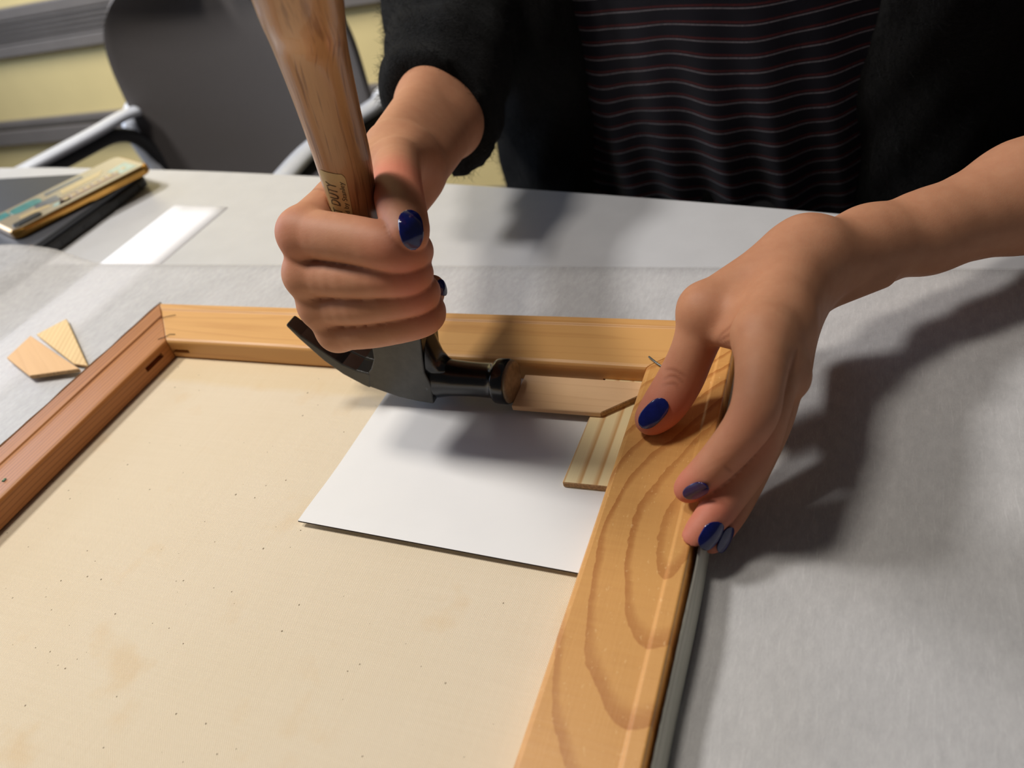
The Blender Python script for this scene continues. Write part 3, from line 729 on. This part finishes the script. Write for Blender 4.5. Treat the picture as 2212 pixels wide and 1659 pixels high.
th = finger(RH, [(-0.2105, 0.3182, 0.1058), (-0.1943, 0.2889, 0.1085), (-0.1798, 0.2644, 0.1080), (-0.1677, 0.2461, 0.1070)], [.0118, .0112, .0104, .0086])
G.union(th, .0003)
RH.union(G, .0028)
# the handle occupies its own space
hc = np.array([f[0] for f in hframes[:60]]); 
def carve_handle(f):
    lo, hi = hc.min(0)-.02, hc.max(0)+.02; r = f.sl(lo, hi); X, Y, Z = f.pts(r)
    zs = np.array([h[0].z for h in hframes]); od = np.argsort(zs)
    cx = np.interp(Z, zs[od], np.array([h[0].x for h in hframes])[od]); cy = np.interp(Z, zs[od], np.array([h[0].y for h in hframes])[od])
    ra = np.interp(Z, zs[od], np.array([h[3] for h in hframes])[od]); rb = np.interp(Z, zs[od], np.array([h[4] for h in hframes])[od])
    q = (np.sqrt(((X-cx)/ra)**2+((Y-cy)/rb)**2)-1)*np.minimum(ra, rb) - .0002
    f.cut(q, r, .0015)
carve_handle(RH)
RV, RQ = RH.mesh()
# ---- left hand pinching the corner of the frame
LH = Field((-.098, .155, -.017), (.165, .455, .100), .00105)
LH.chain([(-0.0117, 0.3221, 0.0440), (0.0117, 0.3518, 0.0360), (0.0363, 0.3701, 0.0320), (0.0803, 0.4031, 0.0320), (0.1507, 0.4210, 0.0450)], [.0185, .0176, .0186, .0262, .034], .010)
LH.cone((-0.0180, 0.3196, 0.0480), (-0.0268, 0.2529, 0.0560), .0155, .0116, .010)
LH.cone((-0.0191, 0.3212, 0.0400), (-0.0225, 0.2477, 0.0480), .0145, .0110, .010)
LH.cone((-0.0201, 0.3208, 0.0320), (-0.0211, 0.2563, 0.0350), .0135, .0104, .010)
LH.cone((-0.0208, 0.3206, 0.0260), (-0.0220, 0.2684, 0.0210), .0130, .0098, .010)
LH.cone((-0.0148, 0.3219, 0.0500), (-0.0536, 0.2839, 0.0450), .0165, .0120, .010)
LH.cone((-0.0432, 0.2803, 0.0450), (-0.0211, 0.2680, 0.0500), .0100, .0110, .008)
LH.cone((-0.0460, 0.2714, 0.0410), (-0.0286, 0.2608, 0.0480), .0055, .0075, .005)
LH.cone((-0.0094, 0.3193, 0.0280), (0.0163, 0.3370, 0.0300), .0075, .0075, .003)
LH.cone((-0.0247, 0.3195, 0.0240), (-0.0212, 0.2768, 0.0180), .0120, .0112, .006)
LH.ball((-0.0545, 0.2818, 0.0455), .0126, .004); LH.ball((-0.0268, 0.2529, 0.0560), .0112, .005); LH.ball((-0.0192, 0.2470, 0.0400), .0112, .004)
G = LH.like()
lf = [([(-0.0268, 0.2529, 0.0560), (-0.0258, 0.2274, 0.0520), (-0.0280, 0.2164, 0.0430), (-0.0413, 0.2111, 0.0225), (-0.0521, 0.2098, 0.0085)], [.0112, .0086, .0083, .0071, .0058]),
      ([(-0.0225, 0.2477, 0.0480), (-0.0231, 0.2290, 0.0390), (-0.0278, 0.2188, 0.0220), (-0.0378, 0.2067, 0.0065), (-0.0468, 0.1926, -0.0010)], [.0104, .0082, .0079, .0069, .0056]),
      ([(-0.0211, 0.2563, 0.0350), (-0.0217, 0.2407, 0.0260), (-0.0263, 0.2292, 0.0150), (-0.0344, 0.2125, -0.0010), (-0.0416, 0.1962, -0.0055)], [.0098, .0078, .0074, .0065, .0053]),
      ([(-0.0220, 0.2684, 0.0210), (-0.0218, 0.2577, 0.0130), (-0.0245, 0.2470, 0.0050), (-0.0329, 0.2279, -0.0050), (-0.0375, 0.2143, -0.0080)], [.0092, .0072, .0066, .0058, .0048])]
for pts, rad in lf: G.union(finger(LH, pts, rad), .0003)
lt = finger(LH, [(-0.0540, 0.2839, 0.0450), (-0.0589, 0.2741, 0.0310), (-0.0649, 0.2656, 0.0180), (-0.0711, 0.2552, 0.0108), (-0.0762, 0.2492, 0.0072)], [.0116, .0094, .0097, .0091, .0066])
G.union(lt, .0003); LH.union(G, .0030)
r = tuple(slice(None) for _ in range(3)); X, Y, Z = LH.pts(r)
LH.cut(np.maximum(X-(FX1+.0003), Z-.0002)+0*Y, None, .0008)                 # resting on the bar
LH.cut(np.maximum(np.maximum(X-(FX1+.0052), -(X-FX1)), Z-.0002)+0*Y, None, .0008)
LH.cut(Z-(T+.004)+0*X+0*Y, None, .0006)                                     # above the sheet
LV, LQ = LH.mesh()
RV = relax(RV, RQ, 1, .45); LV = relax(LV, LQ, 1, .45)
# ---- arms, trunk, neck, head and legs (under the clothes or above the frame)
BD = Field((-.46, .36, FLOOR+.02), (.36, .92, .80), .0075)
EL, SL = (-0.2870, 0.5698, 0.0885), (-.275, .700, .36)
BD.chain([(-0.2460, 0.4452, 0.0790), EL, SL], [.022, .036, .050], .02)
ER, SR = (.190, .470, .085), (.105, .700, .36)
BD.chain([(.13, .417, .042), ER, SR], [.030, .037, .050], .02)
BD.chain([(-.085, .72, .36), (-.085, .71, .10), (-.085, .71, -.16)], [.10, .085, .10], .05)
BD.cone((-.20, .70, .35), (.03, .70, .35), .075, .075, .05)
BD.chain([(-.085, .695, .40), (-.085, .68, .50)], [.055, .050], .03)
BD.ball((-.085, .655, .600), .092, .02, (.84, 1.0, 1.22)); BD.ball((-.085, .575, .555), .035, .03)
BD.ball((-.085, .562, .590), .013, .012, (1, 1, 1.5)); BD.ball((-.160, .66, .595), .018, .008, (.5, 1, 1.6)); BD.ball((-.010, .66, .595), .018, .008, (.5, 1, 1.6))
for sx in (-.115, -.055): BD.ball((sx, .578, .615), .012, .006)
BD.ball((-.085, .571, .538), .012, .006, (1.8, .8, .5))
for sx in (-.175, .005): BD.chain([(sx, .70, -.16), (sx, .69, -.45), (sx, .70, FLOOR+.06), (sx, .62, FLOOR+.05)], [.085, .058, .038, .030], .03)
BV, BQ = BD.mesh(); BV = relax(BV, BQ, 3)
V = np.concatenate([RV, LV, BV]); Q = np.concatenate([RQ, LQ+len(RV), BQ+len(RV)+len(LV)])
pm = np_mesh(V, Q)
# skin tone attribute: red = rosy, green = fold and painted cleft shade
rosy = [((-0.0512, 0.2096, 0.0100), .011, 1.1), ((-0.0455, 0.1897, 0.0040), .011, 1.1), ((-0.0400, 0.1928, 0.0000), .009, .8), ((-0.0721, 0.2532, 0.0120), .013, .9), ((-0.0672, 0.2428, 0.0080), .008, .6), ((-0.0243, 0.2115, 0.0300), .010, .35), ((-0.0258, 0.2063, 0.0500), .012, .2),
        ((-0.1812, 0.2693, 0.1110), .013, .55), ((-0.1920, 0.2826, 0.1131), .011, 1.0), ((-0.1711, 0.2345, 0.1019), .011, .45), ((-0.1680, 0.2368, 0.0913), .010, .45), ((-0.1679, 0.2381, 0.0797), .009, .4), ((-0.1690, 0.2396, 0.0675), .009, .35), ((-0.2293, 0.2457, 0.1069), .010, .4), ((-0.0437, 0.2810, 0.0304), .010, .4)]  # the strongest thumb spot is red to counter the tint of shade there
fold = [[(-0.0701, 0.2625, 0.0270), (-0.0654, 0.2608, 0.0280), (-0.0598, 0.2577, 0.0270)], [(-0.0704, 0.2579, 0.0260), (-0.0656, 0.2581, 0.0270), (-0.0596, 0.2531, 0.0270)], [(-0.0703, 0.2550, 0.0250), (-0.0654, 0.2537, 0.0270), (-0.0614, 0.2516, 0.0260)],
        [(-0.0473, 0.2654, 0.0400), (-0.0445, 0.2649, 0.0460), (-0.0413, 0.2643, 0.0500), (-0.0386, 0.2649, 0.0540)], [(-0.0452, 0.2659, 0.0420), (-0.0400, 0.2606, 0.0500)], [(-0.0437, 0.2637, 0.0420), (-0.0363, 0.2514, 0.0520)],
        [(-0.0359, 0.2057, 0.0300), (-0.0339, 0.2059, 0.0260)], [(-0.2353, 0.2774, 0.1132), (-0.2275, 0.2737, 0.1125), (-0.2205, 0.2718, 0.1109)]]
tone = np.zeros((len(V), 4), np.float32); tone[:, 3] = 1; nh = len(RV)+len(LV)
for c, rr, a in rosy: tone[:nh, 0] += a*np.exp(-((V[:nh]-np.array(c))**2).sum(1)/(2*rr*rr))
tone[:, 0] = np.clip(tone[:, 0], 0, 1)
bvh = BVHTree.FromPolygons([Vector(v) for v in V[:nh]], [tuple(q) for q in Q[:len(RQ)+len(LQ)]])
for line in fold:
    P = smooth_path(line, 6); P = np.array([tuple(bvh.find_nearest(Vector(p))[0]) for p in P]); n_ = len(P)
    box = np.where(((V[:nh] > P.min(0)-.003) & (V[:nh] < P.max(0)+.003)).all(1))[0]
    d = np.linalg.norm(V[box][:, None]-P[None], axis=2); i = d.argmin(1)
    d2 = np.full(len(box), 1.0)
    for k in range(n_-1):
        a, b = P[k], P[k+1]; e = b-a; t = np.clip(((V[box]-a)@e)/(e.dot(e)+1e-12), 0, 1); d2 = np.minimum(d2, np.linalg.norm(V[box]-a-t[:, None]*e, axis=1))
    w = np.sin((i+.5)/n_*math.pi)**.5
    tone[box, 1] = np.maximum(tone[box, 1], .75*w*np.exp(-(d2/.0008)**2))
def sample(fld, F, P):
    q = (P-fld.lo)/fld.h; i = np.clip(q.astype(int), 0, np.array(F.shape)-2); f = q-i; out = 0
    for c in range(8):
        o = np.array((c & 1, c >> 1 & 1, c >> 2 & 1)); w = np.prod(np.where(o, f, 1-f), axis=1); j = i+o; out = out+w*F[j[:, 0], j[:, 1], j[:, 2]]
    return out
for fld, a, b in ((RH, 0, len(RV)), (LH, len(RV), nh)):             # shade in the clefts between fingers, painted into the tone
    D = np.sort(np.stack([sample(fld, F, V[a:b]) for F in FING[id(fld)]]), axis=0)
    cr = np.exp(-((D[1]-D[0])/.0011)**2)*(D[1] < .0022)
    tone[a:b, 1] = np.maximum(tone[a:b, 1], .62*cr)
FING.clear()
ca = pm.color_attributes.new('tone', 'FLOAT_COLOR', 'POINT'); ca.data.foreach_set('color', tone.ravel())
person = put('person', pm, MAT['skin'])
tag(person, 'person in fuzzy black cardigan and striped shirt, hammering while the other hand holds the frame', 'person')

def nail(c, long_, nrm, L, Wd, rad=.007):
    """nail plate laid on the finger: c on the finger axis under the nail, long_ towards the tip, nrm outwards"""
    n = Vector(nrm).normalized(); l = Vector(long_); l = (l-n*l.dot(n)).normalized(); w = n.cross(l); c = Vector(c); rows = []
    nu, nv = 20, 30
    eye = Vector((0, 0, .25)); seen = c + n*rad*.8
    h0 = bvh.ray_cast(eye, (seen-eye).normalized()); c0 = h0[0]          # the skin point the nail covers
    n = (n*.5 + h0[1].normalized()*.5).normalized(); l = (l-n*l.dot(n)).normalized(); w = n.cross(l)
    def hit(p): return bvh.ray_cast(p+n*.0022, -n, .006)[0]
    A_, B_ = [], []
    for js in range(9):
        for ia in range(9):
            sv, av = (-1+js/4)*.85, (-1+ia/4)*.85; h = hit(c0 + l*(sv*L/2) + w*(av*Wd/2))
            if h is not None and abs((h-c0).dot(n)) < .0035: A_.append((1, sv, sv*sv, av, av*av)); B_.append((h-c0).dot(n))
    q_ = np.linalg.lstsq(np.array(A_), np.array(B_), rcond=None)[0] if len(A_) > 12 else np.array([0, 0, -.0006, 0, -.0012])
    q_[4] = min(q_[4], -.0008)
    for j in range(nv+1):
        sv = -1+2*j/nv; row = []
        for i in range(nu+1):
            a = -1+2*i/nu; k = max(.03, (1-abs(sv)**(3.0 if sv < 0 else 2.6)))**.5; av = a*k
            row.append(c0 + l*(sv*L/2) + w*(av*Wd/2) + n*(float(q_ @ np.array([1, sv, sv*sv, av, av*av])) + .0006))
        rows.append(row)
    me = loft(rows, cap=False, closed=False); o = put('nail', me, MAT['polish'], person)
    s = o.modifiers.new('thick', 'SOLIDIFY'); s.thickness = .0006; s.offset = -1
    return o
def v3(a, b): return Vector(b)-Vector(a)
nail((-0.1680, 0.2489, 0.1062), v3((-0.1725, 0.2593, 0.1091), (-0.1622, 0.2384, 0.1039)), (0.4716, -0.6134, 0.6335), .0160, .0094, .0088)
nail((-0.1832, 0.2738, 0.0608), (0.0515, -0.5255, -0.8492), (0.9674, 0.2264, -0.1131), .0078, .0066, .0057)
nail((-0.0746, 0.2507, 0.0088), v3((-0.0700, 0.2521, 0.0165), (-0.0799, 0.2437, 0.0085)), (0.1710, -0.5900, 0.7891), .0160, .0086, .0080)
nail((-0.0505, 0.2103, 0.0110), v3((-0.0439, 0.2073, 0.0165), (-0.0519, 0.2024, 0.0085)), (0.4906, -0.8268, 0.2749), .0122, .0062, .0062)
nail((-0.0450, 0.1929, 0.0030), v3((-0.0385, 0.1923, 0.0080), (-0.0444, 0.1821, 0.0010)), (0.9841, -0.0436, -0.1724), .0120, .0072, .0060)
nail((-0.0402, 0.1964, -0.0025), v3((-0.0363, 0.1954, 0.0030), (-0.0405, 0.1878, -0.0040)), (0.9783, -0.0905, -0.1867), .0110, .0064, .0057)

# ------------------------------------------------------------------ clothes
def shirt_z0(s): return .20 - s*.0118
wave_px = [(-.300, .0), (-.212, .009), (-.200, .001), (-.188, -.001), (-.160, .004), (-.135, .0065), (-.118, .0035), (-.100, -.001), (-.080, -.0045), (-.060, -.0050), (-.040, -.0042), (-.015, -.001), (.010, .005), (.1, .02)]
wx = [p[0] for p in wave_px]; wz = [p[1] for p in wave_px]
def wv(x, z):
    low = max(0.0, min(1.0, (.10-z)/.20)); a = .45 + 1.0*low
    sm = sum(np.interp(x+d, wx, wz) for d in (-.008, -.004, 0, .004, .008))/5
    return a*sm + low**1.5*.0017*math.sin(x*150+z*25)*min(1, max(0, (x+.16)/.06)) + .0007*math.sin(x*75-z*40)
def shirt_fn(u, v):
    x = -.245 + u*.34; z = .42 - v*.75; low = max(0.0, min(1.0, (.10-z)/.25))
    y = .576 + 1.6*(x+.085)**2 + .25*max(0, -z-.02)**1.5 + low*.006*math.sin(x*150+z*25) + .10*max(0, z-.18)
    return (x, y, z)
def shirt_uv(u, v):
    x, y, z = shirt_fn(u, v); return (u, (z - wv(x, z))/.01085 + .30)
sp = put('shirt', grid_me(shirt_fn, 120, 150, shirt_uv), MAT['shirt'], person)
sp['label'] = 'dark navy shirt with thin wavy white and red stripes'
CG = Field((-.43, .38, -.46), (.36, .88, .49), .0055)
CG.chain([(-.085, .70, .34), (-.085, .695, .08), (-.085, .70, -.18), (-.085, .70, -.44)], [.115, .118, .125, .13], .04)
CG.cone((-.215, .70, .36), (.045, .70, .36), .08, .08, .05)
CG.chain([(-.222, .69, .34), (-.225, .668, .10), (-.230, .668, -.42)], [.080, .085, .088], .04)
CG.chain([(.060, .69, .34), (.062, .655, .10), (.060, .66, -.42)], [.075, .080, .085], .04)
r = tuple(slice(None) for _ in range(3)); X, Y, Z = CG.pts(r)
# open front: the shirt shows between the two edges
xl = -.198 - .020*np.clip(-Z/.15, 0, 1) + .0*Z; xr = .018 - .055*np.clip((.10-Z)/.2, 0, 1)
CG.cut(-np.maximum(np.maximum(xl-X, X-xr), Y-(.576+1.6*(X+.085)**2+.011))*-1 if False else np.maximum(np.maximum(xl-X, X-xr), Y-(.582+1.6*(X+.085)**2)), None, .006)
SLV = CG.like()
SLV.chain([(-0.2510, 0.4362, 0.0754), (-0.2658, 0.4991, 0.0862), (-0.2932, 0.5797, 0.1033), SL], [.0375, .0425, .0500, .065], .012)
SLV.cone((-0.2394, 0.4477, 0.0615), (-0.2631, 0.5153, 0.0782), .026, .030, .012)
X, Y, Z = SLV.pts(r)
c0 = np.array((-0.2528, 0.4403, 0.0778)); ax = np.array((-0.2595, 0.5076, 0.0754))-c0; ax /= np.linalg.norm(ax)
along = (X-c0[0])*ax[0]+(Y-c0[1])*ax[1]+(Z-c0[2])*ax[2]
SLV.F = SLV.F + (.0034*np.sin(along*150+X*60)*np.exp(-(along/.12)**2)).astype(np.float32)
SLV.F = -SLV.smin(-SLV.F, (along+.004).astype(np.float32)*1.0, .004) if False else np.maximum(SLV.F, -(along-.006)).astype(np.float32)
SLV.chain([(.175, .47, .085), (.19, .50, .10), SR], [.046, .05, .065], .015)
CG.union(SLV, .006)
CG.F = CG.F + (.0022*np.sin(X*70+Z*20)*np.sin(Z*38+Y*30)+.0012*np.sin(X*160-Z*90+Y*50)).astype(np.float32)
CV, CQ = CG.mesh(); CV = relax(CV, CQ, 2)
cg = put('cardigan', np_mesh(CV, CQ), MAT['knit'], person); cg['label'] = 'fuzzy black open cardigan'
# loose wool fibres standing off the knit
cen = CV[CQ].mean(1); e1 = CV[CQ[:, 1]]-CV[CQ[:, 0]]; e2 = CV[CQ[:, 3]]-CV[CQ[:, 0]]; nn = np.cross(e1, e2); nn /= np.linalg.norm(nn, axis=1)[:, None]+1e-12
vis = np.where((cen[:, 2] > -.16) & (cen[:, 2] < .20) & (cen[:, 1] < .70))[0]
pick = rng.choice(vis, 26000); fv, ff = [], []
for i, k in enumerate(pick):
    p = cen[k] + (rng.random(2)-.5)@np.stack([e1[k], e2[k]]); n = nn[k]; t = rng.normal(size=3); t -= n*t.dot(n); t /= np.linalg.norm(t); L = rng.uniform(.003, .011)
    b = np.cross(n, t)*.00009; m = p+n*L*.35+t*L*.45; q = p+n*L*rng.uniform(.25, .8)+t*L; o = len(fv)
    fv += [p-b, p+b, m+b, m-b, q]; ff += [(o, o+1, o+2, o+3), (o+3, o+2, o+4)]
fz = put('wool_fibres', mesh(fv, ff), MAT['knit'], person, False); fz['kind'] = 'stuff'
# trousers and hair
TR = Field((-.33, .52, FLOOR), (.16, .86, -.06), .008)
TR.chain([(-.085, .695, -.10), (-.085, .70, -.20)], [.125, .13], .04)
for sx in (-.175, .005): TR.chain([(sx, .70, -.18), (sx, .69, -.45), (sx, .70, FLOOR+.07)], [.098, .075, .062], .03)
a, b = TR.mesh(); put('trousers', np_mesh(relax(a, b, 3), b), MAT['denim'], person)
HA = Field((-.22, .53, .36), (.05, .86, .76), .006)
HA.ball((-.085, .685, .625), .098, .02, (.90, .95, 1.15)); HA.chain([(-.085, .735, .60), (-.085, .745, .42)], [.075, .055], .03)
X, Y, Z = HA.pts(r); HA.cut(np.maximum(Y-.630-.25*np.maximum(0, Z-.66), Z-.690)+0*X, None, .01)
a, b = HA.mesh(); put('hair', np_mesh(relax(a, b, 3), b), MAT['hair'], person)
